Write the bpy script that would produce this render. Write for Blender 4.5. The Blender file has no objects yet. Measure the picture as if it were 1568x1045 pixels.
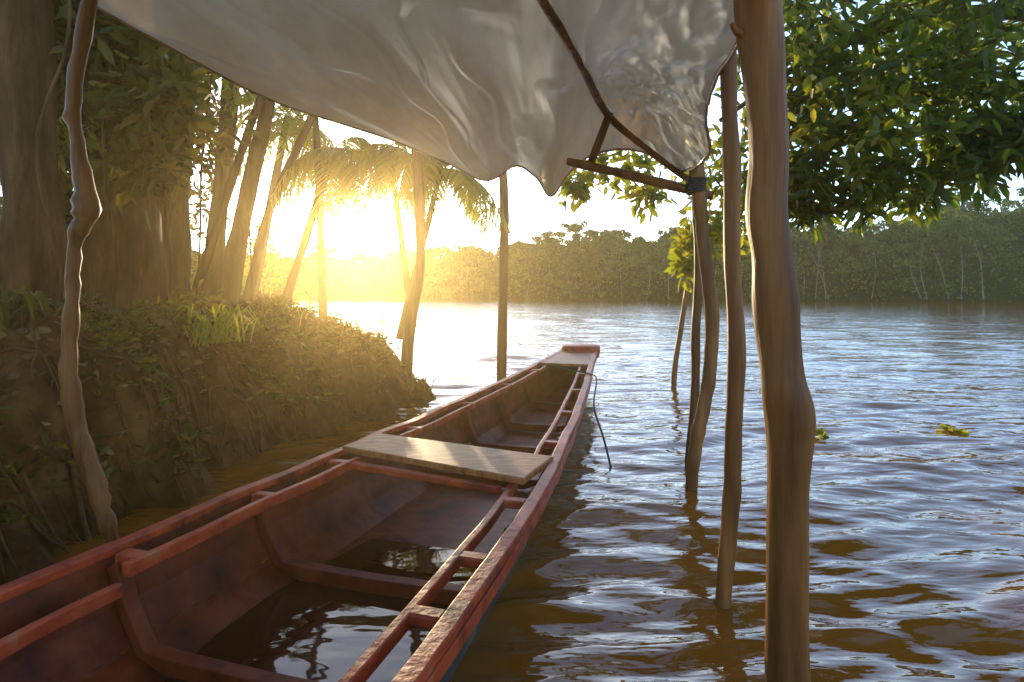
import bpy, math, random, bmesh
import numpy as np
from mathutils import Vector, noise as mnoise
random.seed(7); rng=np.random.default_rng(7)
scene=bpy.context.scene
H=1.3
# ---------------------------------------------------------------- camera
cd=bpy.data.cameras.new("camera"); cam=bpy.data.objects.new("camera",cd)
scene.collection.objects.link(cam); scene.camera=cam
cam.location=(0,0,H); cam.rotation_euler=(math.radians(90),0,0)
cd.lens=20; cd.sensor_width=36; cd.shift_y=-0.0443; cd.clip_end=6000; cd.clip_start=0.05
# ---------------------------------------------------------------- light
az=math.radians(-14.7); el=math.radians(6.0)
sd=Vector((math.sin(az)*math.cos(el),math.cos(az)*math.cos(el),math.sin(el)))
w=bpy.data.worlds.new("World"); scene.world=w; w.use_nodes=True
nt=w.node_tree; nt.nodes.clear()
out=nt.nodes.new("ShaderNodeOutputWorld")
sky=nt.nodes.new("ShaderNodeTexSky"); sky.sky_type='NISHITA'; sky.sun_disc=False
sky.sun_elevation=math.radians(20); sky.sun_rotation=az; sky.air_density=1.0; sky.dust_density=.5; sky.ozone_density=2.4
bg=nt.nodes.new("ShaderNodeBackground"); bg.inputs[1].default_value=0.46
nt.links.new(sky.outputs[0],bg.inputs[0])
tc=nt.nodes.new("ShaderNodeTexCoord")
dot=nt.nodes.new("ShaderNodeVectorMath"); dot.operation='DOT_PRODUCT'; dot.inputs[1].default_value=sd
nt.links.new(tc.outputs['Generated'],dot.inputs[0])
def mth(op,a,b):
    n=nt.nodes.new("ShaderNodeMath"); n.operation=op
    for i,v in enumerate((a,b)):
        if isinstance(v,(int,float)): n.inputs[i].default_value=v
        else: nt.links.new(v,n.inputs[i])
    return n.outputs[0]
d=mth('MAXIMUM',dot.outputs['Value'],0.0)
g=mth('ADD',mth('MULTIPLY',mth('POWER',d,2500),40.0),mth('ADD',mth('MULTIPLY',mth('POWER',d,110),3.2),mth('MULTIPLY',mth('POWER',d,18),0.55)))
bg2=nt.nodes.new("ShaderNodeBackground"); bg2.inputs[0].default_value=(1,.78,.42,1)
nt.links.new(g,bg2.inputs[1])
add=nt.nodes.new("ShaderNodeAddShader")
nt.links.new(bg.outputs[0],add.inputs[0]); nt.links.new(bg2.outputs[0],add.inputs[1]); nt.links.new(add.outputs[0],out.inputs[0])
sl=bpy.data.lights.new("sun",'SUN'); sl.energy=5; sl.angle=math.radians(.5); sl.color=(1,.76,.42)
so=bpy.data.objects.new("sun",sl); scene.collection.objects.link(so)
so.rotation_euler=sd.to_track_quat('Z','Y').to_euler()
scene.view_settings.view_transform='Standard'; scene.view_settings.look='None'; scene.view_settings.exposure=0
# ---------------------------------------------------------------- materials
def mat(name,cols,scale=5,rough=.8,bump=0.,stretch=(1,1,1),detail=6,trans=0.,transcol=None,island=False,bscale=None,spec=.5,rr=(.3,.7),patch=None):
    m=bpy.data.materials.new(name); m.use_nodes=True; t=m.node_tree; N=t.nodes; L=t.links
    b=N['Principled BSDF']; b.inputs['Roughness'].default_value=rough; b.inputs['Specular IOR Level'].default_value=spec
    r=N.new("ShaderNodeValToRGB"); 
    e=r.color_ramp.elements
    while len(e)<len(cols): e.new(.5)
    for i,c in enumerate(cols):
        e[i].position=rr[0]+(rr[1]-rr[0])*i/(len(cols)-1) if not island else i/(len(cols)-1); e[i].color=(*c,1)
    c0=N.new("ShaderNodeTexCoord"); mp=N.new("ShaderNodeMapping"); mp.inputs['Scale'].default_value=stretch
    L.new(c0.outputs['Object'],mp.inputs[0])
    nz=N.new("ShaderNodeTexNoise"); nz.inputs['Scale'].default_value=scale; nz.inputs['Detail'].default_value=detail; nz.inputs['Roughness'].default_value=.62
    L.new(mp.outputs[0],nz.inputs['Vector'])
    if island:
        gm=N.new("ShaderNodeNewGeometry"); L.new(gm.outputs['Random Per Island'],r.inputs[0])
    else: L.new(nz.outputs['Fac'],r.inputs[0])
    col=r.outputs[0]
    if patch:
        pn=N.new("ShaderNodeTexNoise"); pn.inputs['Scale'].default_value=patch; pn.inputs['Detail'].default_value=2
        L.new(c0.outputs['Object'],pn.inputs['Vector'])
        pr=N.new("ShaderNodeValToRGB"); pr.color_ramp.elements[0].position=.36; pr.color_ramp.elements[0].color=(.45,.55,.5,1)
        pr.color_ramp.elements[1].position=.66; pr.color_ramp.elements[1].color=(1,.95,.8,1)
        L.new(pn.outputs['Fac'],pr.inputs[0])
        pm=N.new("ShaderNodeMix"); pm.data_type='RGBA'; pm.blend_type='MULTIPLY'; pm.inputs[0].default_value=1
        L.new(col,pm.inputs[6]); L.new(pr.outputs[0],pm.inputs[7]); col=pm.outputs[2]
    L.new(col,b.inputs['Base Color'])
    if bump:
        n2=N.new("ShaderNodeTexNoise"); n2.inputs['Scale'].default_value=bscale or scale*2.5; n2.inputs['Detail'].default_value=8
        L.new(mp.outputs[0],n2.inputs['Vector'])
        bp=N.new("ShaderNodeBump"); bp.inputs['Strength'].default_value=1; bp.inputs['Distance'].default_value=bump
        L.new(n2.outputs['Fac'],bp.inputs['Height']); L.new(bp.outputs[0],b.inputs['Normal'])
    if trans:
        tr=N.new("ShaderNodeBsdfTranslucent")
        if transcol is None: L.new(col,tr.inputs[0])
        else:
            mx=N.new("ShaderNodeMix"); mx.data_type='RGBA'; mx.blend_type='MULTIPLY'; mx.inputs[0].default_value=1
            L.new(col,mx.inputs[6]); mx.inputs[7].default_value=(*transcol,1); L.new(mx.outputs[2],tr.inputs[0])
            mx.clamp_result=False
        ms=N.new("ShaderNodeMixShader"); ms.inputs[0].default_value=trans
        L.new(b.outputs[0],ms.inputs[1]); L.new(tr.outputs[0],ms.inputs[2]); L.new(ms.outputs[0],N['Material Output'].inputs[0])
    return m
M_wood=mat("pole_bark",[(.035,.012,.003),(.16,.060,.014),(.29,.125,.032)],scale=9,stretch=(1,1,.09),bump=.014,bscale=20,rough=.5,spec=.22)
M_bark=mat("tree_bark",[(.025,.011,.003),(.085,.037,.011),(.17,.082,.027)],scale=6,stretch=(1,1,.22),bump=.04,bscale=13,rough=.85,spec=.15)
M_palebark=mat("pale_bark",[(.12,.09,.06),(.26,.2,.14)],scale=1,bump=.02)
M_soil=mat("bank_soil",[(.025,.010,.003),(.085,.036,.010),(.17,.082,.022)],scale=4,bump=.05,bscale=9,rough=.95,spec=.1)
M_root=mat("root_bark",[(.05,.022,.007),(.15,.073,.026)],scale=12,bump=.006,rough=.9,spec=.15)
M_red=mat("weathered_red_paint",[(.08,.014,.005),(.28,.036,.011),(.38,.058,.018),(.32,.14,.065)],scale=8,bump=.005,bscale=30,rough=.5,rr=(.32,.76),spec=.25)
M_redin=mat("boat_interior_paint",[(.045,.009,.003),(.15,.026,.007),(.22,.052,.015)],scale=4.5,bump=.007,bscale=14,rough=.5,spec=.18)
M_teal=mat("hull_side_paint",[(.012,.02,.02),(.03,.045,.045),(.14,.11,.08)],scale=6,stretch=(1,1,3),bump=.004,bscale=20,rough=.5,rr=(.3,.8))
M_seat=mat("seat_plank_wood",[(.12,.036,.010),(.27,.10,.030),(.40,.18,.065)],scale=5,stretch=(1.5,8,2),bump=.007,bscale=12,rough=.5,spec=.2)
M_leaf=mat("broad_leaf",[(.03,.055,.008),(.06,.10,.014),(.10,.13,.02)],island=True,rough=.4,trans=.5,transcol=(4.0,3.2,1.0),spec=.35)
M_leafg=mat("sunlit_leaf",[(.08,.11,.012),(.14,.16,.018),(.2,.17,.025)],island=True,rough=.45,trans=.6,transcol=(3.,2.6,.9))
M_under=mat("undergrowth_leaf",[(.03,.036,.006),(.065,.07,.011),(.12,.10,.018)],island=True,rough=.6,trans=.4,transcol=(2.7,2.0,.6),spec=.2)
M_far=mat("forest_leaf",[(.03,.065,.012),(.085,.13,.022),(.20,.20,.042)],island=True,rough=.75,trans=.4,transcol=(2,1.8,.8),patch=.16,spec=.2)
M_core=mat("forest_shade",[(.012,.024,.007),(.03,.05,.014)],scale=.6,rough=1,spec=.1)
M_rope=mat("rope_fibre",[(.02,.017,.015),(.06,.05,.04)],scale=40,rough=.9)
M_tarp=mat("tarpaulin",[(.38,.235,.120),(.47,.31,.17),(.54,.38,.23)],scale=1.3,bump=.004,bscale=4,rough=.2,trans=.45,spec=.7,stretch=(1.6,.8,1))
def watermat(name,col,layers):
    m=bpy.data.materials.new(name); m.use_nodes=True; t=m.node_tree; N=t.nodes; L=t.links
    b=N['Principled BSDF']; b.inputs['Base Color'].default_value=(*col,1); b.inputs['Roughness'].default_value=.035; b.inputs['IOR'].default_value=1.40
    c0=N.new("ShaderNodeTexCoord"); prev=None
    for st,ds in layers:
        mp=N.new("ShaderNodeMapping"); mp.inputs['Scale'].default_value=st; mp.inputs['Rotation'].default_value=(0,0,math.radians(-10))
        L.new(c0.outputs['Object'],mp.inputs[0])
        nz=N.new("ShaderNodeTexNoise"); nz.inputs['Scale'].default_value=1; nz.inputs['Detail'].default_value=2.5; nz.inputs['Distortion'].default_value=.3
        L.new(mp.outputs[0],nz.inputs['Vector'])
        bp=N.new("ShaderNodeBump"); bp.inputs['Distance'].default_value=ds; bp.inputs['Strength'].default_value=1
        L.new(nz.outputs['Fac'],bp.inputs['Height'])
        if prev: L.new(prev.outputs[0],bp.inputs['Normal'])
        prev=bp
    L.new(prev.outputs[0],b.inputs['Normal'])
    return m
M_water=watermat("river_water",(.19,.066,.007),[((.5,1.5,1),.06),((2.2,6,1),.022),((8,18,1),.003)])
M_bilge=watermat("bilge_water",(.05,.016,.006),[((2,5,1),.006)])
# ---------------------------------------------------------------- mesh helpers
def obj(name,verts,faces,m,parent=None,smooth=False,mats=None,fm=None):
    me=bpy.data.meshes.new(name)
    if isinstance(verts,np.ndarray):
        faces=np.asarray(faces); nv=len(verts); nf,k=faces.shape
        me.vertices.add(nv); me.vertices.foreach_set("co",verts.astype(np.float32).ravel())
        me.loops.add(nf*k); me.loops.foreach_set("vertex_index",faces.astype(np.int32).ravel())
        me.polygons.add(nf); me.polygons.foreach_set("loop_start",np.arange(0,nf*k,k,dtype=np.int32))
        me.update(calc_edges=True)
    else:
        me.from_pydata(verts,[],faces)
    for q in (mats or [m]): me.materials.append(q)
    if fm is not None: me.polygons.foreach_set("material_index",np.asarray(fm,dtype=np.int32))
    if smooth: me.polygons.foreach_set("use_smooth",np.ones(len(me.polygons),dtype=bool))
    me.update()
    o=bpy.data.objects.new(name,me); scene.collection.objects.link(o)
    if parent: o.parent=parent
    return o
def empty(name,loc=(0,0,0)):
    o=bpy.data.objects.new(name,None); scene.collection.objects.link(o); o.empty_display_size=.2; return o
def cat(pts,n):
    P=[np.array(p,float) for p in pts]; P=[2*P[0]-P[1]]+P+[2*P[-1]-P[-2]]
    res=[]
    for i in range(1,len(P)-2):
        for k in range(n):
            t=k/n; a,b,c,d_=P[i-1],P[i],P[i+1],P[i+2]
            res.append(.5*((2*b)+(-a+c)*t+(2*a-5*b+4*c-d_)*t*t+(-a+3*b-3*c+d_)*t**3))
    res.append(P[-2]); return np.array(res)
def tubegeo(pts,n=6,sides=12,jit=.08,seed=0,nf=3.):
    C=cat(pts,n) if n>1 else np.array(pts,float)
    V=[];F=[]
    for i,c in enumerate(C):
        tn=C[min(i+1,len(C)-1)][:3]-C[max(i-1,0)][:3]; tn=Vector(tn).normalized()
        ref=Vector((1,0,0)) if abs(tn.x)<.8 else Vector((0,0,1))
        u=tn.cross(ref).normalized(); v=tn.cross(u)
        for k in range(sides):
            a=2*math.pi*k/sides; dr=u*math.cos(a)+v*math.sin(a)
            p=Vector(c[:3])
            q=(p+dr*c[3])
            s=1/max(c[3],.01)*.35
            r=c[3]*(1+jit*(mnoise.noise(Vector((q.x*s+seed,q.y*s,q.z*s*.35)))*2))
            V.append(p+dr*r)
    n_=len(C)
    for i in range(n_-1):
        for k in range(sides):
            a=i*sides+k; b=i*sides+(k+1)%sides; F.append((a,b,b+sides,a+sides))
    F.append(tuple(range(sides))[::-1]); F.append(tuple((n_-1)*sides+k for k in range(sides)))
    return [tuple(v) for v in V],F
def merge(geos):
    V=[];F=[]
    for v,f in geos:
        o=len(V); V+=v; F+=[tuple(i+o for i in ff) for ff in f]
    return V,F
def tube(name,pts,m,parent=None,**k):
    v,f=tubegeo(pts,**k); return obj(name,v,f,m,parent,smooth=True)
def px(x,y,d): return ((x-784)/871*d,d,H+(453-y)/871*d)   # survey bearing table -> metres
# ---------------------------------------------------------------- leaves
def leafmesh(name,P,D,size,m,parent=None,width=.32,fold=.12,droop=0.1):
    n=len(P); U=rng.normal(size=(n,3)); S=np.cross(D,U); S/=np.linalg.norm(S,axis=1)[:,None]+1e-9
    Nn=np.cross(S,D); s=size[:,None]
    b=P; tip=P+D*s-np.array([0,0,1])*droop*s
    def q(t,sg): return P+D*s*t+S*s*width*sg+Nn*s*fold
    V=np.stack([b,q(.3,.8),q(.72,.75),tip,q(.72,-.75),q(.3,-.8)],1).reshape(-1,3)
    o=(np.arange(n)*6)[:,None]
    F=np.concatenate([o+np.array([0,1,2,3]),o+np.array([0,3,4,5])],1).reshape(-1,4)
    return obj(name,V,F,m,parent)
def unit(v): return v/(np.linalg.norm(v,axis=1)[:,None]+1e-9)
def clumps(centers,rad,per,flat=1.,spread=.28):
    P=[];D=[]
    for c,r in zip(centers,rad):
        tw=rng.normal(size=(max(1,per//9),3)); tw=unit(tw)*(rng.random((len(tw),1))**.45)*r; tw[:,2]*=flat
        for t in tw:
            k=9; dd=unit(rng.normal(size=(k,3))+np.array([0,0,-.1])+unit(t[None]+1e-6)*.7)
            P.append(np.array(c)+t+dd*spread*.15*rng.random((k,1))+rng.normal(size=(k,3))*spread*.22); D.append(dd)
    return np.concatenate(P),np.concatenate(D)
# ---------------------------------------------------------------- ground
shore=np.array([(-2.6,-30),(-2.45,1),(-2.2,3),(-2.05,4.3),(-1.7,5.7),(-1.05,6.7),(-1.05,7.4),(-1.8,8.3),(-3,8.9),(-4.6,10),(-6.8,16),(-13,32),(-45,80),(-130,140),(-400,200),(-400,-200)],float)
def sdist(X,Y):
    X=X.ravel();Y=Y.ravel(); dm=np.full(X.shape,1e9); ins=np.zeros(X.shape,bool)
    n=len(shore)
    for i in range(n):
        a=shore[i]; b=shore[(i+1)%n]; ab=b-a
        t=np.clip(((X-a[0])*ab[0]+(Y-a[1])*ab[1])/(ab@ab),0,1)
        dm=np.minimum(dm,np.hypot(X-a[0]-t*ab[0],Y-a[1]-t*ab[1]))
        c=((a[1]>Y)!=(b[1]>Y)); xi=a[0]+(Y-a[1])/(b[1]-a[1]+1e-12)*ab[0]; ins^=(c&(X<xi))
    return np.where(ins,dm,-dm)
def farshore(x): return np.where(x>-88,181-.56*x,230+(-88-x)*.1)
def ground_h(X,Y):
    s=X.shape; x=X.ravel(); y=Y.ravel(); dd=sdist(x,y)
    nz=np.array([mnoise.fractal(Vector((a*1.3,b*1.3,.3)),1,2,4) if (abs(a)<16 and -3<b<20) else 0. for a,b in zip(x,y)])
    n2=np.array([mnoise.fractal(Vector((a*5,b*5,1.3)),.8,2,4) if (abs(a)<9 and -1<b<12) else 0. for a,b in zip(x,y)])
    dd2=dd+nz*.28+n2*.07
    h=np.where(dd2>0,1.12*(1-np.exp(-(np.maximum(dd2,0)/.5)**1.2)),np.maximum(-1.2,dd2*.9))
    h=h+np.where(dd2>0,nz*.16+n2*.07,0)+np.clip(dd2-2,0,30)*.03
    tipf=np.clip((x+3.2)/2.2,0,1)*np.clip((y-4.5)/2,0,1)
    h=np.where(h>0,h*(1-.22*tipf),h)
    fs=y-farshore(x)
    h=np.where(fs>-6,np.clip(fs*.25-.6,-1.2,.8)+np.clip(fs-30,0,400)*.01,h)
    return h.reshape(s)
def axis(lo,hi,step,L0,L1,g=1.25):
    a=list(np.arange(lo,hi+1e-6,step)); s=step; v=a[-1]
    while v<L1: s*=g; v+=s; a.append(v)
    s=step; v=a[0]; pre=[]
    while v>L0: s*=g; v-=s; pre.append(v)
    return np.array(pre[::-1]+a)
def grid(xs,ys):
    X,Y=np.meshgrid(xs,ys); nx=len(xs); ny=len(ys)
    i=np.arange(nx-1)[None,:]+np.arange(ny-1)[:,None]*nx
    F=np.stack([i,i+1,i+1+nx,i+nx],-1).reshape(-1,4)
    return X,Y,F
xs=axis(-6,-.6,.045,-2500,2500,1.12); ys=axis(0.8,9.5,.045,-60,4000,1.1)
X,Y,F=grid(xs,ys); Z=ground_h(X,Y)
obj("ground",np.stack([X,Y,Z],-1).reshape(-1,3),F,M_soil,smooth=True)
# ---------------------------------------------------------------- boat parameters
A0=np.array([-.9,1.9]); ax=np.array([.283,.959]); nr=np.array([.959,-.283])
sk=[-4.2,-3.4,-2,-.25,.7,1.5,2.8,4.2,5.4,6.5]
wR=[.40,.55,.70,.76,.765,.735,.635,.505,.37,.26]
wL=[.40,.55,.68,.72,.68,.62,.50,.37,.29,.22]
zg=[.42,.38,.34,.31,.31,.32,.34,.39,.44,.49]
fR=lambda s:np.interp(s,sk,wR); fL=lambda s:np.interp(s,sk,wL); fz=lambda s:np.interp(s,sk,zg)
fb=lambda s:np.interp(s,[-4.2,-3.2,0,4,5.6,6.5],[.2,-.12,-.15,-.1,.05,.27])
def W(s,w,z): p=A0+ax*s+nr*w; return (float(p[0]),float(p[1]),float(z))
# ---------------------------------------------------------------- water
xs=axis(-2.6,9,.032,-4000,4000,1.06)
ys=np.concatenate([axis(1.0,1.0,.02,-60,1.01,1.3)[:-1],1.0*1.0085**np.arange(0,490),1.0085**490*1.13**np.arange(1,40)])
ys=np.unique(ys)
X,Y,F=grid(xs,ys); Z=np.zeros_like(X)
dx=np.gradient(xs)[None,:]+0*X; dy=np.gradient(ys)[:,None]+0*X; cell=np.maximum(dx*.4,dy)
r2=np.random.default_rng(3)
wx=X+.25*np.sin(Y*1.1+X*.6)+.1*np.sin(2.3*X-1.7*Y); wy=Y+.12*np.sin(X*1.3+.5)+.07*np.sin(X*3.1+Y*.8)+.03*np.sin(X*5.3-1.2*Y)
for i in range(30):
    lam=r2.uniform(.15,.6) if i<22 else r2.uniform(.6,2.2); th=math.radians(r2.normal(97,13)); k=2*math.pi/lam
    a=.0027*(lam/.35)**.8*r2.uniform(.5,1.2)
    Z+=a*np.clip(1.4-cell/(lam*.25),0,1)*np.sin(k*(wx*math.cos(th)+wy*math.sin(th))+r2.uniform(0,6.3))
env=.8+.4*np.sin(X*.9+1)*np.sin(Y*.7+X*.3)
Z*=env
fx=X.ravel()[F].mean(1); fy=Y.ravel()[F].mean(1)
S=(fx-A0[0])*ax[0]+(fy-A0[1])*ax[1]; Wd=(fx-A0[0])*nr[0]+(fy-A0[1])*nr[1]
ins=(S>-3.4)&(S<5.0)&(Wd<fR(S)*.79)&(Wd>-fL(S)*.79)
obj("river_water",np.stack([X,Y,Z],-1).reshape(-1,3),F[~ins],M_water,smooth=True)
# ---------------------------------------------------------------- boat
boat=empty("wooden_boat")
ss=np.linspace(-4.2,6.5,75); V=[];F=[];fm=[]
for s in ss:
    R,L_,z,b=fR(s),fL(s),fz(s),fb(s); ti=.028; bi=min(b+.05,z-.04)
    mid=lambda t:(z*(1-t)+b*t)
    prof=[(-L_,z),(-L_*.93,mid(.45)),(-L_*.82,mid(.8)),(-L_*.62,b),(0,b-.015),(R*.62,b),(R*.82,mid(.8)),(R*.93,mid(.45)),(R,z)]
    mi=lambda t:(z*(1-t)+bi*t)
    prof+=[(R-ti,z),(R*.93-ti,mi(.45)),(R*.82-ti,mi(.8)),(R*.62-ti,bi),(0,bi-.01),(-L_*.62+ti,bi),(-L_*.82+ti,mi(.8)),(-L_*.93+ti,mi(.45)),(-L_+ti,z)]
    for q in prof: V.append(W(s,*q))
n=18
for i in range(len(ss)-1):
    for k in range(n):
        a=i*n+k; b=i*n+(k+1)%n; F.append((a,a+n,b+n,b)); fm.append(0 if k<8 else 1)
F.append(tuple(range(n))); fm.append(0); F.append(tuple((len(ss)-1)*n+k for k in range(n))[::-1]); fm.append(0)
o=obj("hull",V,F,None,boat,mats=[M_teal,M_redin],fm=fm)
def bar(name,fw,fzz,s0,s1,wd,ht,m,n=40,parent=boat,wob=.005,bev=.006):
    V=[];F=[]
    sd_=sum(map(ord,name))%7
    for i in range(n):
        s=s0+(s1-s0)*i/(n-1); w_=fw(s)+wob*mnoise.noise(Vector((s*2,sd_,0)))*2; z=fzz(s)+wob*mnoise.noise(Vector((s*2.3,5,1)))*2
        chip=1-.16*max(0,mnoise.noise(Vector((s*9,sd_,3))))
        for a,b in ((-.5,-.5),(.5,-.5),(.5,.5),(-.5,.5)): V.append(W(s,w_+a*wd*chip,z+b*ht))
    for i in range(n-1):
        for k in range(4):
            a=i*4+k;b=i*4+(k+1)%4; F.append((a,a+4,b+4,b))
    F.append((0,1,2,3)); F.append(tuple((n-1)*4+k for k in (3,2,1,0)))
    o=obj(name,V,F,m,parent)
    md=o.modifiers.new("b",'BEVEL'); md.width=bev; md.segments=2
    return o
bar("gunwale_right",lambda s:fR(s)-.012,lambda s:fz(s)+.018,-4.2,6.5,.062,.036,M_red,220)
bar("gunwale_left",lambda s:-fL(s)+.012,lambda s:fz(s)+.018,-4.2,6.5,.062,.036,M_red,220)
bar("rub_strake_right",lambda s:fR(s)+.008,lambda s:fz(s)-.035,-4.2,6.4,.022,.05,M_red,90)
bar("rub_strake_left",lambda s:-fL(s)-.008,lambda s:fz(s)-.035,-4.2,6.4,.022,.05,M_teal,90)
bar("inner_rail_right",lambda s:fR(s)*.97-.15,lambda s:fz(s)-.012,-3.6,1.32,.034,.05,M_red,90)
bar("inner_rail_right_fore",lambda s:fR(s)*.95-.12,lambda s:fz(s)-.012,1.75,5.5,.03,.045,M_red)
bar("inner_rail_left",lambda s:-fL(s)*.97+.15,lambda s:fz(s)-.012,.02,1.45,.036,.055,M_red)
bar("inner_rail_left_aft",lambda s:-fL(s)*.97+.19,lambda s:fz(s)-.05,-3.6,-.03,.034,.05,M_red)
bar("inner_rail_left_fore",lambda s:-fL(s)*.95+.11,lambda s:fz(s)-.012,1.95,5.5,.03,.045,M_red)
def box(name,c,ex,m,s_len,w_len,h,rot=0,bev=.008):
    V=[];s,wv,z=c
    for a in (-.5,.5):
        for b in (-.5,.5):
            for d_ in (-.5,.5): V.append(W(s+a*s_len,wv+b*w_len,z+d_*h))
    F=[(0,1,3,2),(4,6,7,5),(0,4,5,1),(2,3,7,6),(0,2,6,4),(1,5,7,3)]
    o=obj(name,V,F,m,boat); md=o.modifiers.new("b",'BEVEL'); md.width=bev; md.segments=2; return o
for i,s in enumerate((-1.6,-.75,.05,.45,1.05,2.1,3.0,3.9,4.8)):
    box(f"spacer_right_{i}",(s,fR(s)*.97-.09,fz(s)-.008),None,M_red,.06,.115,.04)
for i,s in enumerate((-1.0,.1,.78,1.35,2.2,3.1,4.0,4.9)):
    box(f"spacer_left_{i}",(s,-fL(s)*.97+.09,fz(s)-.008),None,M_red,.06,.12,.045)
for i,s in enumerate((-1.7,-.8,.08,.8,2.3,3.1,3.9,4.7)):
    R,L_,z,b=fR(s),fL(s),fz(s),fb(s); bi=b+.05
    pr=[(-L_+.04,z-.02),(-L_*.93+.045,z*.55+bi*.45),(-L_*.82+.055,z*.2+bi*.8),(-L_*.6+.05,bi+.025),(0,bi+.02),(R*.6-.05,bi+.025),(R*.82-.055,z*.2+bi*.8),(R*.93-.045,z*.55+bi*.45),(R-.04,z-.02)]
    V=[];F=[]
    for j,(a,zz) in enumerate(pr):
        inx=1 if a<0 else -1
        if j in (3,4,5): o2=(0,.06)
        else: o2=(.045*inx,.01)
        for ds,on in ((-.03,0),(.03,0),(.03,1),(-.03,1)): V.append(W(s+ds,a+o2[0]*on,zz+o2[1]*on-(.01 if not on else 0)))
    for j in range(len(pr)-1):
        for k in range(4):
            a=j*4+k;b2=j*4+(k+1)%4; F.append((a,a+4,b2+4,b2))
    F.append((0,1,2,3));F.append((35,34,33,32))
    o=obj(f"rib_{i}",V,F,M_redin,boat); md=o.modifiers.new("b",'BEVEL'); md.width=.006; md.segments=2
def slab(name,quad,z0,z1,m):
    V=[W(s,w_,z) for z in (z0,z1) for s,w_ in quad]
    F=[(0,1,2,3),(7,6,5,4)]+[(k,4+k,4+(k+1)%4,(k+1)%4) for k in range(4)]
    o=obj(name,V,F,m,boat); md=o.modifiers.new("b",'BEVEL'); md.width=.008; md.segments=2; return o
slab("thwart_seat",[(1.5,-.60),(1.22,.64),(1.66,.70),(1.87,-.56)],.335,.372,M_seat)
slab("seat_batten",[(1.36,-.5),(1.20,.50),(1.235,.52),(1.42,-.5)],.285,.322,M_red)
# foredeck
V=[];F=[]
for i,s in enumerate(np.linspace(5.3,6.55,8)):
    for a in (-1,1):
        wd=fR(s)-.045 if a>0 else -(fL(s)-.045)
        for dz in (0,.03): V.append(W(s,wd,fz(s)+.002+dz))
for i in range(7):
    q=i*4; F+= [(q,q+2,q+6,q+4),(q+1,q+5,q+7,q+3),(q,q+4,q+5,q+1),(q+2,q+3,q+7,q+6)]
F+=[(0,1,3,2),(28,30,31,29)]
obj("foredeck",V,F,M_seat,boat)
v,f=[],[]
ns=28; c=W(6.6,.02,0)
rings=[(.20,.36),(.27,.42),(.285,.50),(.285,.570),(.265,.587),(.0,.59)]
for r,z in rings:
    for k in range(ns):
        a=2*math.pi*k/ns; v.append((c[0]+r*math.cos(a),c[1]+r*1.05*math.sin(a),z))
for j in range(len(rings)-1):
    for k in range(ns):
        a=j*ns+k;b=j*ns+(k+1)%ns; f.append((a,b,b+ns,a+ns))
obj("bow_stem_block",v,f,M_red,boat,smooth=True)
V=[];F=[]
for i,s in enumerate(np.linspace(-3,1.3,14)):
    V+= [W(s,-fL(s)*(.50+.1*math.sin(s*3)),-.075),W(s,fR(s)*.68,-.075)]
for i in range(13): F.append((2*i,2*i+1,2*i+3,2*i+2))
obj("bilge_water",V,F,M_bilge,boat)
c0=W(5.1,-.22,.49); c1=W(4.6,fR(4.6),.45)
tube("mooring_rope",[(*c0,.009),((c0[0]+c1[0])/2,(c0[1]+c1[1])/2,.46,.009),(*c1,.009),(c1[0]+.03,c1[1]-.3,.43,.009),(.72,5.0,.33,.009),(.74,4.6,.15,.009),(.76,4.3,-.05,.009)],M_rope,boat,sides=6,jit=0)
# ---------------------------------------------------------------- shelter: poles + tarp
shel=empty("tarp_shelter")
def pole(name,pts,d,parent=shel,m=M_wood,sides=14,jit=.1,seed=0,n=6):
    P=[]
    for (x,y,wd) in pts: P.append((*px(x,y,d),wd/2/871*d))
    return tube(name,P,m,parent,sides=sides,jit=jit,seed=seed,n=n)
pole("front_post",[(1156,-60,66),(1160,0,66),(1172,130,62),(1179,230,62),(1176,320,60),(1184,400,58),(1190,500,62),(1196,570,66),(1206,640,70),(1205,700,64),(1203,820,60),(1203,950,60),(1205,1060,62),(1206,1200,62)],1.75,seed=1,sides=32,n=12,jit=.13)
tube("branch_stub",[(*px(1150,60,1.75),.02),(*px(1128,48,1.73),.012),(*px(1120,36,1.72),.006)],M_wood,shel,jit=.1)
pole("second_post",[(1110,-60,24),(1113,0,24),(1116,140,24),(1121,260,25),(1121,400,26),(1128,520,26),(1125,620,26),(1122,700,25),(1118,800,27),(1108,900,25),(1104,1010,25)],2.42,seed=2)
pole("third_post",[(1062,225,18),(1068,270,26),(1074,340,20),(1082,410,20),(1090,480,22),(1088,560,20),(1078,620,22),(1066,680,20),(1058,750,18),(1056,850,18)],3.8,seed=3)
pole("thin_post",[(1064,300,12),(1070,400,13),(1066,500,14),(1064,600,13),(1056,690,13),(1054,780,12)],4.3,seed=4)
pole("back_post",[(764,215,15),(772,300,14),(771,420,15),(769,520,15),(768,590,15),(768,680,15)],9.0,seed=5)
pole("bank_post",[(636,180,17),(642,300,16),(643,400,16),(633,470,17),(624,540,18),(620,640,18)],7.3,seed=6)
stake=tube("mooring_stake",[(*px(1054,430,8.5),.035),(*px(1043,500,8.5),.04),(*px(1034,560,8.5),.04),(*px(1028,640,8.5),.04)],M_wood,None,jit=.1)
pole("cross_beam",[(868,248,9),(880,250,13),(960,268,14),(1058,292,15),(1090,300,14)],3.85,seed=8)
tube("ridge_beam",[(*px(800,-60,2.0),.018),(*px(830,0,2.3),.02),(*px(885,90,2.9),.022),(*px(932,178,3.8),.024),(*px(1000,236,3.85),.022),(*px(1062,282,3.9),.02)],M_wood,shel,jit=.05)
tube("brace",[(*px(934,172,3.8),.025),(*px(905,250,3.9),.028)],M_wood,shel,n=2)
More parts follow.
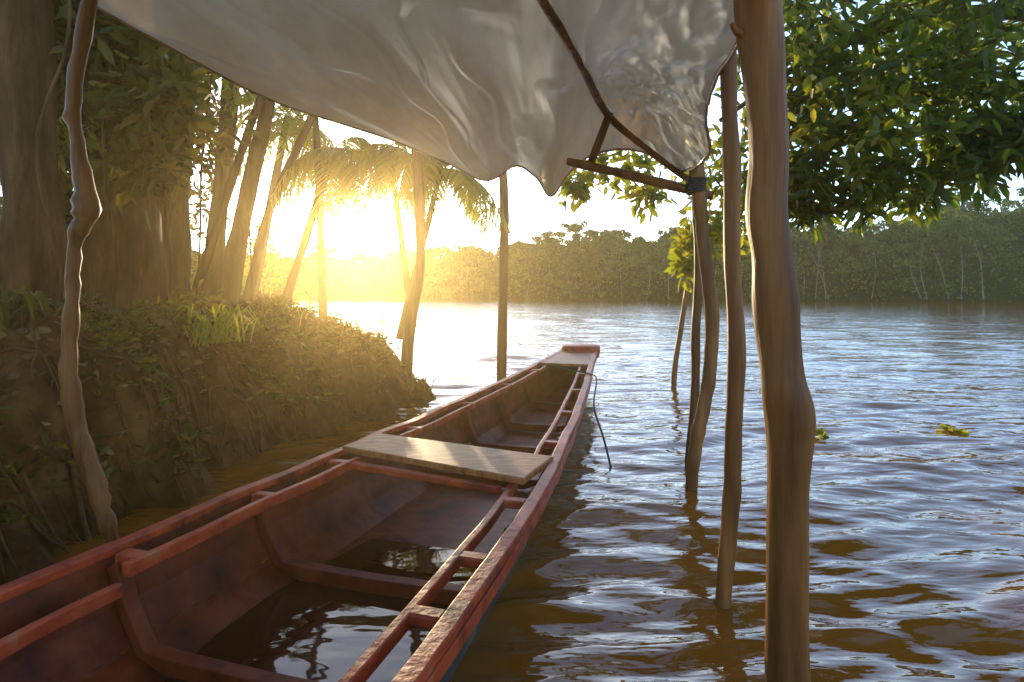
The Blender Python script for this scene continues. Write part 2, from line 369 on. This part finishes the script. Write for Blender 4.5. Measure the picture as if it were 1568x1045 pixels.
for k,(a,b) in enumerate((((1094,-40),(1068,240)),((1087,-40),(1076,250)))):
    tube(f"stay_rope_{k}",[(*px(*a,2.3),.006),(*px(*b,3.6),.008)],M_rope,shel,sides=6,n=3,jit=0)
tp=px(1066,285,3.8)
V=[]
for k in range(60):
    a=k*.7; V.append((tp[0]+.062*math.cos(a),tp[1]+.062*math.sin(a),tp[2]-.05+k*.0018,.008))
tube("lashing",V,M_rope,shel,n=1,sides=5,jit=0)
rows=[
 [(-2.25,3.0,2.86),(-1.78,4.0,2.71),(-1.30,4.5,2.64),(-.90,4.8,2.57),(-.55,4.95,2.45),(-.22,5.0,2.31),(.03,4.9,2.42),(.20,4.7,2.28),(.31,4.55,2.10),(.44,4.5,2.26),(.60,4.4,2.38),(.88,4.15,2.37),(1.16,3.85,2.14)],
 [(-2.4,2.2,2.95),(-1.95,2.9,2.93),(-1.45,3.3,2.88),(-1.0,3.6,2.80),(-.62,3.7,2.70),(-.30,3.75,2.58),(-.02,3.75,2.58),(.18,3.7,2.50),(.34,3.7,2.45),(.50,3.7,2.56),(.66,3.6,2.58),(.92,3.45,2.45),(1.14,3.3,2.12)],
 [(-2.6,1.0,3.0),(-2.1,1.5,3.0),(-1.6,1.7,2.97),(-1.1,1.8,2.92),(-.7,1.85,2.86),(-.38,1.9,2.76),(-.12,1.9,2.68),(.05,1.95,2.60),(.18,2.0,2.54),(.30,2.1,2.52),(.44,2.15,2.49),(.62,2.2,2.40),(.86,2.25,2.26)],
 [(-2.7,-1.5,3.0),(-2.2,-1.5,3.0),(-1.7,-1.5,3.0),(-1.2,-1.5,2.95),(-.8,-1.5,2.9),(-.5,-1.5,2.85),(-.2,-1.5,2.78),(0,-1.5,2.7),(.1,-1.5,2.64),(.2,-1.5,2.6),(.3,-1.5,2.55),(.45,-1.5,2.5),(.6,-1.5,2.4)]]
RR=[cat(r,22) for r in rows]; nu=len(RR[0]); G=[]
for i in range(nu): G.append(cat([RR[j][i] for j in range(4)],60))
G=np.array(G); nv=G.shape[1]
for i in range(nu):
    for j in range(nv):
        x,y,z=G[i,j]; v_=j/nv
        fan=math.atan2(x-.31,6.4-y); rr_=math.hypot(x-.31,4.6-y)
        edge=min(1,.25+v_*6)
        f1=(mnoise.noise(Vector((fan*5.5,rr_*.35,2)))*.05+mnoise.noise(Vector((fan*17,rr_*.6,8)))*.022+mnoise.noise(Vector((fan*38,rr_*1.1,3)))*.007)*min(1,.3+rr_)
        c1_=mnoise.noise(Vector((fan*8+.4*mnoise.noise(Vector((x*2,y*2,1))),rr_*.5,14)))
        crease=-.016*max(0,1-abs(c1_)*9)
        k=min(1,max(0,(x-.42)/.35))
        cr2=abs(mnoise.noise(Vector((x*9+y*1.2,y*3.8-x*2,9)))); cr3=abs(mnoise.noise(Vector((x*17-y*3,y*7+x*4,3))))
        G[i,j,2]+=edge*(f1+crease)+edge*k*(-.024*(1-min(1,cr2*3))-.011*(1-min(1,cr3*3))+.012*mnoise.noise(Vector((x*18,y*4,4))))
V=G.reshape(-1,3); i=np.arange(nu-1)[:,None]*nv+np.arange(nv-1)[None,:]
Fq=np.stack([i,i+1,i+1+nv,i+nv],-1).reshape(-1,4)
obj("tarpaulin",V,Fq,M_tarp,shel,smooth=True)
hem=[(*G[k,0],.010) for k in range(0,nu,3)]
tube("tarp_hem",hem,M_tarp,shel,n=1,sides=6,jit=0)
hem=[(*G[nu-1,k],.010) for k in range(0,nv,3)]
tube("tarp_side_hem",hem,M_tarp,shel,n=1,sides=6,jit=0)
# ---------------------------------------------------------------- far forest
forest=empty("distant_forest")
def hprof(x): return 15.5*(1+.30*min(1,max(0,x/105)))*(1+.08*math.sin(x*.045+1)+.05*math.sin(x*.13)+.30*mnoise.noise(Vector((x*.11,0,0)))+.28*mnoise.noise(Vector((x*.27,4,0))))
def fpt(x,v,disp=True):
    ys_=float(farshore(np.array(x))); h=hprof(x)
    z=h*math.sin(v*math.pi/2)**.85; y=ys_-.5+1.5*v+14*v**2.4
    if disp:
        lum=(mnoise.noise(Vector((x*.2,z*.35,y*.05)))*3.4+mnoise.noise(Vector((x*.6,z*.8,3)))*1.5)*min(1,v*4+.25)
        y-=lum*1.3; z+=lum*.7*v
    return (x,y,max(z,-.3))
V=[];xs_=np.arange(-200,235,1.1); nvv=20
for x in xs_:
    for j in range(nvv): V.append(fpt(x,j/(nvv-1)))
V=np.array(V); i=np.arange(len(xs_)-1)[:,None]*nvv+np.arange(nvv-1)[None,:]
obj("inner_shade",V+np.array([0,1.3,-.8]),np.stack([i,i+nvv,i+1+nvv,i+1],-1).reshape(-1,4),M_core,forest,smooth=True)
P=[];Nn=[];Sz=[]
N_=50000
X_=rng.uniform(-200,235,N_); v_=rng.random(N_)**.85
pp=np.array([fpt(a,b) for a,b in zip(X_,v_)])+rng.normal(size=(N_,3))*np.array([.4,.45,.4])
P.append(pp); Nn.append(unit(np.array([0,-1,.5])[None]+rng.normal(size=(N_,3))*.7)); Sz.append(rng.uniform(.25,.55,N_))
B=[]
for k in range(1500):
    x=rng.uniform(-195,228); v=rng.random()**.7; p=fpt(x,v); br=rng.uniform(.9,2.7); B.append((p[0],p[1]-.5,p[2]-.1*br,br,br*rng.uniform(.5,.75)))
for k in range(230):   # emergent crowns
    x=rng.uniform(-195,228); p=fpt(x,rng.uniform(.85,1)); br=rng.uniform(1.5,3.2); up=abs(rng.normal())*1.4
    for q in range(5): B.append((p[0]+rng.normal()*br*.8,p[1]+rng.normal(),p[2]+up+rng.uniform(-.9,.7),br*.6,br*.36))
for c in B:
    n_=int(45+26*c[3]); q=unit(rng.normal(size=(n_,3))+np.array([0,-.5,.3])); rr_=rng.uniform(.6,1.15,(n_,1))
    p=q*rr_*np.array([c[3],c[3],c[4]])+np.array(c[:3]); P.append(p); Nn.append(unit(q+rng.normal(size=(n_,3))*.6)); Sz.append(rng.uniform(.2,.42,n_)*(c[1]/150))
P=np.concatenate(P);Nn=np.concatenate(Nn);Sz=np.concatenate(Sz)[:,None]
U=unit(np.cross(Nn,rng.normal(size=Nn.shape))); T=np.cross(Nn,U)
V=np.stack([P-U*Sz,P-T*Sz*.7,P+U*Sz,P+T*Sz*.7],1).reshape(-1,3)
obj("foliage",V,np.arange(len(V)).reshape(-1,4),M_far,forest)
tr=[]
for k in range(70):
    x=rng.uniform(-150,225); p=fpt(x,.1); q=fpt(x,.55)
    tr.append([(x,p[1]-1.5,.5,.12),(x+rng.uniform(-1.2,1.2),(p[1]+q[1])/2-2.4,q[2]*.5,.1),(x+rng.uniform(-2.5,2.5),q[1]-2.2,q[2]*rng.uniform(.8,1.1),.05)])
v,f=merge([tubegeo(t,n=3,sides=5,jit=0) for t in tr]); obj("trunks",v,f,M_palebark,forest)
# ---------------------------------------------------------------- right overhanging tree
tree=empty("broadleaf_tree")
tube("trunk",[(7.9,7.2,-.8,.35),(7.7,7.0,1.5,.3),(7.2,6.8,4,.26),(6.6,6.5,6.5,.18),(6,6.3,8.5,.08)],M_bark,tree)
limbs=[[(7.5,6.9,3.0,.14),(6.2,6.0,3.9,.1),(4.6,5.4,4.0,.07),(3.0,5.2,3.6,.04),(1.9,5.2,2.9,.02)],
       [(7.3,6.8,3.8,.12),(5.5,5.4,4.3,.08),(4.0,4.6,4.2,.05),(2.6,4.4,3.6,.03)],
       [(7.6,6.9,2.6,.1),(6.3,6.2,2.9,.07),(5.0,5.8,2.8,.04),(4.0,5.6,2.4,.02)],
       [(7.0,6.7,5.0,.1),(5.0,5.8,5.2,.07),(3.0,5.2,4.8,.03)],
       [(4.6,5.4,4.0,.05),(3.6,6.2,3.6,.03),(2.6,6.6,2.9,.015),(2.0,6.7,2.3,.01)]]
v,f=merge([tubegeo(l,n=6,sides=8,jit=.1) for l in limbs]); obj("limbs",v,f,M_bark,tree,smooth=True)
cen=[];rad=[]
def addc(pxx,pyy,d,r): cen.append(px(pxx,pyy,d)); rad.append(r)
for (a,b,d_,r) in [(1250,40,5,.55),(1330,60,5.2,.6),(1420,50,5,.6),(1520,60,4.8,.6),(1250,130,5.2,.5),(1340,150,5,.5),(1430,150,5,.5),(1530,140,4.8,.45),(1240,210,5.4,.45),(1310,225,5.2,.4),(1390,235,5.2,.38),(1470,225,5.2,.34),(1240,285,5.6,.32),(1320,290,5.4,.2),(1400,290,5.4,.14),(1500,240,5,.2),(1545,220,4.8,.2),(1160,60,5.6,.5),(1150,160,5.8,.5),(1165,250,6,.4),(1300,-60,5,.8),(1450,-60,5,.8),(1180,-50,5.2,.6),(1225,310,5.8,.2),(1560,10,4.6,.6),(1620,60,4.6,.6),(1620,160,4.8,.5),(1380,110,6,.6),(1280,100,6.2,.6),(1480,100,6,.6),(1450,10,6.5,.7),(1540,60,6.5,.7)]:
    addc(a,b,d_,r)
P,D=clumps(cen,rad,175,1.,.3)
leafmesh("leaves",P,D,rng.uniform(.12,.23,len(P)),M_leaf,tree,width=.19)
cen=[];rad=[]
for (a,b,d_,r) in [(1090,330,6.2,.32),(1110,290,6.2,.3),(1062,385,6.2,.2),(1145,330,6.2,.25),(1000,262,6.4,.28),(950,250,6.4,.28),(900,262,6.6,.22),(985,295,6.4,.16),(1080,360,6.3,.2),(1200,300,6.,.3),(1215,200,6,.4),(1120,210,6.2,.35),(880,285,6.6,.12),(1050,405,6.2,.08),(1230,130,5,.4),(1280,220,5,.35),(1330,180,4.8,.3)]:
    addc(a,b,d_,r)
P,D=clumps(cen,rad,95,1.,.25)
leafmesh("sunlit_leaves",P,D,rng.uniform(.10,.18,len(P)),M_leafg,tree,width=.25)
tw=[]
for k in range(60):
    a=np.array(px(rng.uniform(1200,1600),rng.uniform(-30,200),rng.uniform(4.9,5.8))); b=a+np.array([rng.uniform(-.7,-.1),rng.uniform(-.3,.3),rng.uniform(-.3,.15)])
    tw.append(tubegeo([(*a,.014),(*((a+b)/2+rng.normal(size=3)*.05),.009),(*b,.004)],n=3,sides=5,jit=0))
v,f=merge(tw); obj("twigs",v,f,M_bark,tree)
# ---------------------------------------------------------------- left bank trees
def ltree(name,pts,d,m=M_bark,**k):
    P=[]
    for q in pts:
        dd=q[3] if len(q)>3 else d; P.append((*px(q[0],q[1],dd),q[2]/2/871*dd))
    return tube(name,P,m,None,**k)
ltree("tree_trunk",[(-10,-700,60),(20,-300,70),(28,0,78),(40,200,82),(52,330,84),(45,440,96),(40,520,130)],4.6,sides=24,jit=.16,n=10)
ltree("crooked_sapling",[(170,-200,18),(138,0,20),(112,150,22),(120,230,20),(132,320,30),(116,370,20),(112,450,20),(106,540,22),(114,640,26),(135,710,28),(158,780,24),(182,860,16)],2.75,jit=.22,m=M_wood)
ltree("tree_trunk",[(230,-600,100),(215,-200,100),(200,100,100),(185,350,115),(178,520,160)],6.2,sides=26,jit=.16,n=12)
ltree("tree_trunk",[(330,-400,56),(290,0,56),(262,200,60),(250,400,70),(245,510,90)],7.6,sides=18,jit=.14,n=10)
for j,l in enumerate([[(480,-40,10),(392,170,12),(345,310,13),(300,450,15),(290,500,18)],[(430,60,18),(398,220,22),(372,330,26),(345,480,34)],[(520,80,10),(450,240,12),(410,330,13),(372,490,15)],[(476,90,8),(484,200,10),(490,330,11),(495,500,13)],[(360,0,20),(352,150,24),(335,330,26),(320,500,30)]]):
    ltree("tree_trunk",l,8.2+j*.4,jit=.12)
lv=[]
for (x0,x1,d_) in ((90,75,4.2),(245,262,5.4),(320,300,7),(150,172,5),(410,380,8)):
    pts=[]
    for k in range(9):
        t=k/8; p=px(x0+(x1-x0)*t+9*math.sin(t*5+x0),-60+t*560,d_); pts.append((p[0],p[1]+.1*math.sin(t*9),p[2],.012))
    lv.append(tubegeo(pts,n=4,sides=6,jit=.1))
v,f=merge(lv); obj("hanging_vines",v,f,M_bark,smooth=True)
cen=[];rad=[]
for k in range(80):
    pxx=rng.uniform(-150,300); d_=rng.uniform(7,15); pyy=rng.uniform(-150,470)
    addc(pxx,pyy,d_,d_*.075)
for k in range(30):
    addc(rng.uniform(-100,250),rng.uniform(-200,60),rng.uniform(5,7),.5)
for (a,b) in ((90,120),(110,60),(70,220),(240,150),(235,60),(100,330),(225,250)): addc(a,b,rng.uniform(4.9,5.8),.28)
P,D=clumps(cen,rad,330,1.,.35)
leafmesh("forest_undergrowth",P,D,rng.uniform(.10,.24,len(P)),M_under,None,width=.2)
cen=[];rad=[]
for (a,b,d_,r) in [(300,20,8,.5),(360,120,9,.45),(330,60,8,.5),(420,170,10,.5),(270,110,8,.4),(380,400,16,.8),(410,420,18,.8),(430,400,20,.9),(400,370,18,.6),(450,440,20,.7),(350,440,12,.5),(310,430,10,.4),(260,460,8,.35),(90,190,5.5,.3),(80,80,5.5,.3),(20,320,5.5,.3),(90,20,6,.35),(235,90,6,.3)]: addc(a,b,d_,r)
P,D=clumps(cen,rad,190,1.,.3)
leafmesh("bank_foliage",P,D,rng.uniform(.10,.22,len(P)),M_leafg,None,width=.2)
def palm(name,base,crown,fl,nf,seed,tr=.07):
    r=np.random.default_rng(seed); e=empty(name); c=np.array(crown)
    tube("trunk",[(*base,tr*1.3),(base[0]*.6+c[0]*.4,base[1]*.6+c[1]*.4,base[2]*.6+c[2]*.4,tr),(*c,tr*.8)],M_bark,e)
    V=[];F=[];st=[]
    for i in range(nf):
        a=2*math.pi*i/nf+r.uniform(-.3,.3); up=r.uniform(-.5,1.0); L=fl*r.uniform(.75,1.2)
        dh=np.array([math.cos(a),math.sin(a),0]); pts=[]
        for k in range(16):
            t=k/15; pts.append(c+dh*L*(t*.95-.15*t*t)+np.array([0,0,1])*L*(up*t-(.55+.7*up)*t*t-.2*t**3))
        st.append(tubegeo([(*p,.014*(1-.8*k/15)) for k,p in enumerate(pts)],n=1,sides=4,jit=0))
        pp=cat(pts,3)
        sd_=np.array([-dh[1],dh[0],0])
        for k in range(3,len(pp)-1):
            t=k/len(pp); tg=pp[k+1]-pp[k]; tg/=np.linalg.norm(tg)
            ll=fl*.40*math.sin(math.pi*min(1,t*.85+.12))**.7*r.uniform(.85,1.1)
            for sg in (-1,1):
                d_=sd_*sg*.85+tg*.65+np.array([0,0,-.35])+r.normal(size=3)*.11; d_/=np.linalg.norm(d_)
                wv=tg*.021; m1=pp[k]+d_*ll*.5; tip=pp[k]+d_*ll+np.array([0,0,-.25*ll])
                o=len(V); V+= [tuple(pp[k]-wv*.5),tuple(m1-wv),tuple(tip),tuple(m1+wv),tuple(pp[k]+wv*.5)]
                F.append((o,o+1,o+3,o+4)); F.append((o+1,o+2,o+3))
    obj("fronds",V,F,M_leafg,e); v,f=merge(st); obj("stems",v,f,M_leafg,e)
palm("palm_tree",px(425,500,9.5),px(512,228,9.5),1.4,12,1)
palm("palm_tree",px(612,520,8.3),px(676,258,8.6),1.2,11,2,.05)
palm("palm_tree",px(380,490,12),px(440,180,12),1.9,13,3,.09)
palm("palm_tree",px(632,500,9.0),px(596,225,9.4),1.15,11,5,.05)
def tuft(name,c,n,L,m,seed,wd=.02,sp=.2):
    r=np.random.default_rng(seed); V=[];F=[]
    for i in range(n):
        b=np.array(c)+np.array([r.normal()*sp,r.normal()*sp,-.05]); a=r.uniform(0,6.28); t=r.uniform(.2,1.1); l=L*r.uniform(.5,1.1)
        dh=np.array([math.cos(a),math.sin(a),0]); s=np.array([-dh[1],dh[0],0])*wd
        p=[b,b+dh*l*.3*t+np.array([0,0,l*.5]),b+dh*l*.65*t+np.array([0,0,l*.72]),b+dh*l*1.0*t+np.array([0,0,l*(.85-.5*t)])]
        o=len(V); V+=[tuple(p[0]-s*.5),tuple(p[0]+s*.5),tuple(p[1]-s),tuple(p[1]+s),tuple(p[2]-s*.8),tuple(p[2]+s*.8),tuple(p[3])]
        F+=[(o,o+1,o+3,o+2),(o+2,o+3,o+5,o+4),(o+4,o+5,o+6)]
    return obj(name,V,F,m)
tuft("bank_plant",px(335,515,4.9),90,.42,M_leafg,1,.009,.13)
tuft("bank_plant",px(300,520,4.7),40,.26,M_leafg,2,.008,.08)
tuft("bank_plant",px(8,490,3.4),50,.3,M_under,3,.018,.12)
tuft("bank_plant",px(430,500,6.8),36,.42,M_leafg,4,.011,.14)
tuft("bank_plant",px(560,510,7.4),30,.38,M_leafg,5,.010,.14)
tuft("bank_plant",px(475,505,7.4),26,.34,M_under,6,.012,.2)
tuft("bank_plant",px(640,590,6.9),40,.22,M_under,7,.010,.16)
rt=[]
for k in range(230):
    y0=rng.uniform(1.6,7.8); 
    xe=np.interp(y0,shore[1:8,1][:6],shore[1:7,0])
    x0=xe-rng.uniform(.15,1.1); pts=[]
    dirx=rng.uniform(.15,1.0); diry=rng.uniform(-.7,.5); L=rng.uniform(.35,1.0); r0=rng.uniform(.004,.018)
    for j in range(6):
        t=j/5; xq=x0+dirx*L*t+rng.normal()*.03; yq=y0+diry*L*t+rng.normal()*.03
        pts.append((xq,yq,t))
    hz=ground_h(np.array([p[0] for p in pts]),np.array([p[1] for p in pts]))
    rt.append(tubegeo([(p[0],p[1],max(float(h),-.2)+rng.uniform(0,.06),r0*(1-.6*p[2])) for p,h in zip(pts,hz)],n=3,sides=6,jit=.1))
v,f=merge(rt); obj("exposed_roots",v,f,M_root,smooth=True)
M_dead=mat("dead_leaf",[(.06,.03,.009),(.15,.08,.022),(.2,.15,.04)],island=True,rough=.8,trans=.2)
n_=6000; lx=rng.uniform(-5,-1.1,n_); ly=rng.uniform(1.5,8.5,n_); lz=ground_h(lx,ly); k=lz>.2
P=np.stack([lx,ly,lz+.012],1)[k]; D=unit(np.stack([rng.normal(size=k.sum()),rng.normal(size=k.sum()),rng.normal(size=k.sum())*.3],1))
leafmesh("leaf_litter",P,D,rng.uniform(.04,.10,k.sum()),M_dead,None,width=.3)
n_=24000; lx=rng.uniform(-5,-1.0,n_); ly=rng.uniform(1.5,8.8,n_); lz=ground_h(lx,ly)
msk=np.array([mnoise.noise(Vector((a*1.1,b*1.1,7)))+.25*mnoise.noise(Vector((a*4,b*4,7))) for a,b in zip(lx,ly)])
k=(lz>.15)&(msk>-.1)
nk=k.sum(); P=np.stack([lx,ly,lz+.02],1)[k]; P[:,2]+=rng.random(nk)**2*.10; D=unit(np.stack([rng.normal(size=nk)+.4,rng.normal(size=nk)-.3,rng.normal(size=nk)*.5+.4],1))
leafmesh("ground_cover",P,D,rng.uniform(.035,.10,nk),M_under,None,width=.2)
for (a,b,s_) in ((1247,664,1.),(1262,672,.6),(1450,660,.7),(1466,665,.8)):
    d_=H*871/(b-453); c=px(a,b,d_); n_=16
    D=unit(np.stack([rng.normal(size=n_),rng.normal(size=n_),np.abs(rng.normal(size=n_))*.6],1))
    leafmesh("floating_plant",np.array(c)[None]+rng.normal(size=(n_,3))*.035*s_*np.array([1,1,.2])+np.array([0,0,.01]),D,rng.uniform(.06,.11,n_)*s_,M_leafg,None,width=.35)
# ---------------------------------------------------------------- added mist whose warm scatter stands in for sun glare
def glow_volume(name,lo,hi,dens,g_):
    V=[(x,y,z) for x in (lo[0],hi[0]) for y in (lo[1],hi[1]) for z in (lo[2],hi[2])]
    F=[(0,1,3,2),(4,6,7,5),(0,4,5,1),(2,3,7,6),(0,2,6,4),(1,5,7,3)]
    m=bpy.data.materials.new(name); m.use_nodes=True; t=m.node_tree; t.nodes.clear()
    o_=t.nodes.new("ShaderNodeOutputMaterial"); vs=t.nodes.new("ShaderNodeVolumeScatter"); vs.inputs['Density'].default_value=dens; vs.inputs['Anisotropy'].default_value=g_
    vs.inputs['Color'].default_value=(1,.76,.38,1)
    t.links.new(vs.outputs[0],o_.inputs['Volume']); obj(name,V,F,m)
glow_volume("glow_mist",(-30,-4,-1.5),(40,14,9),.0075,.87)
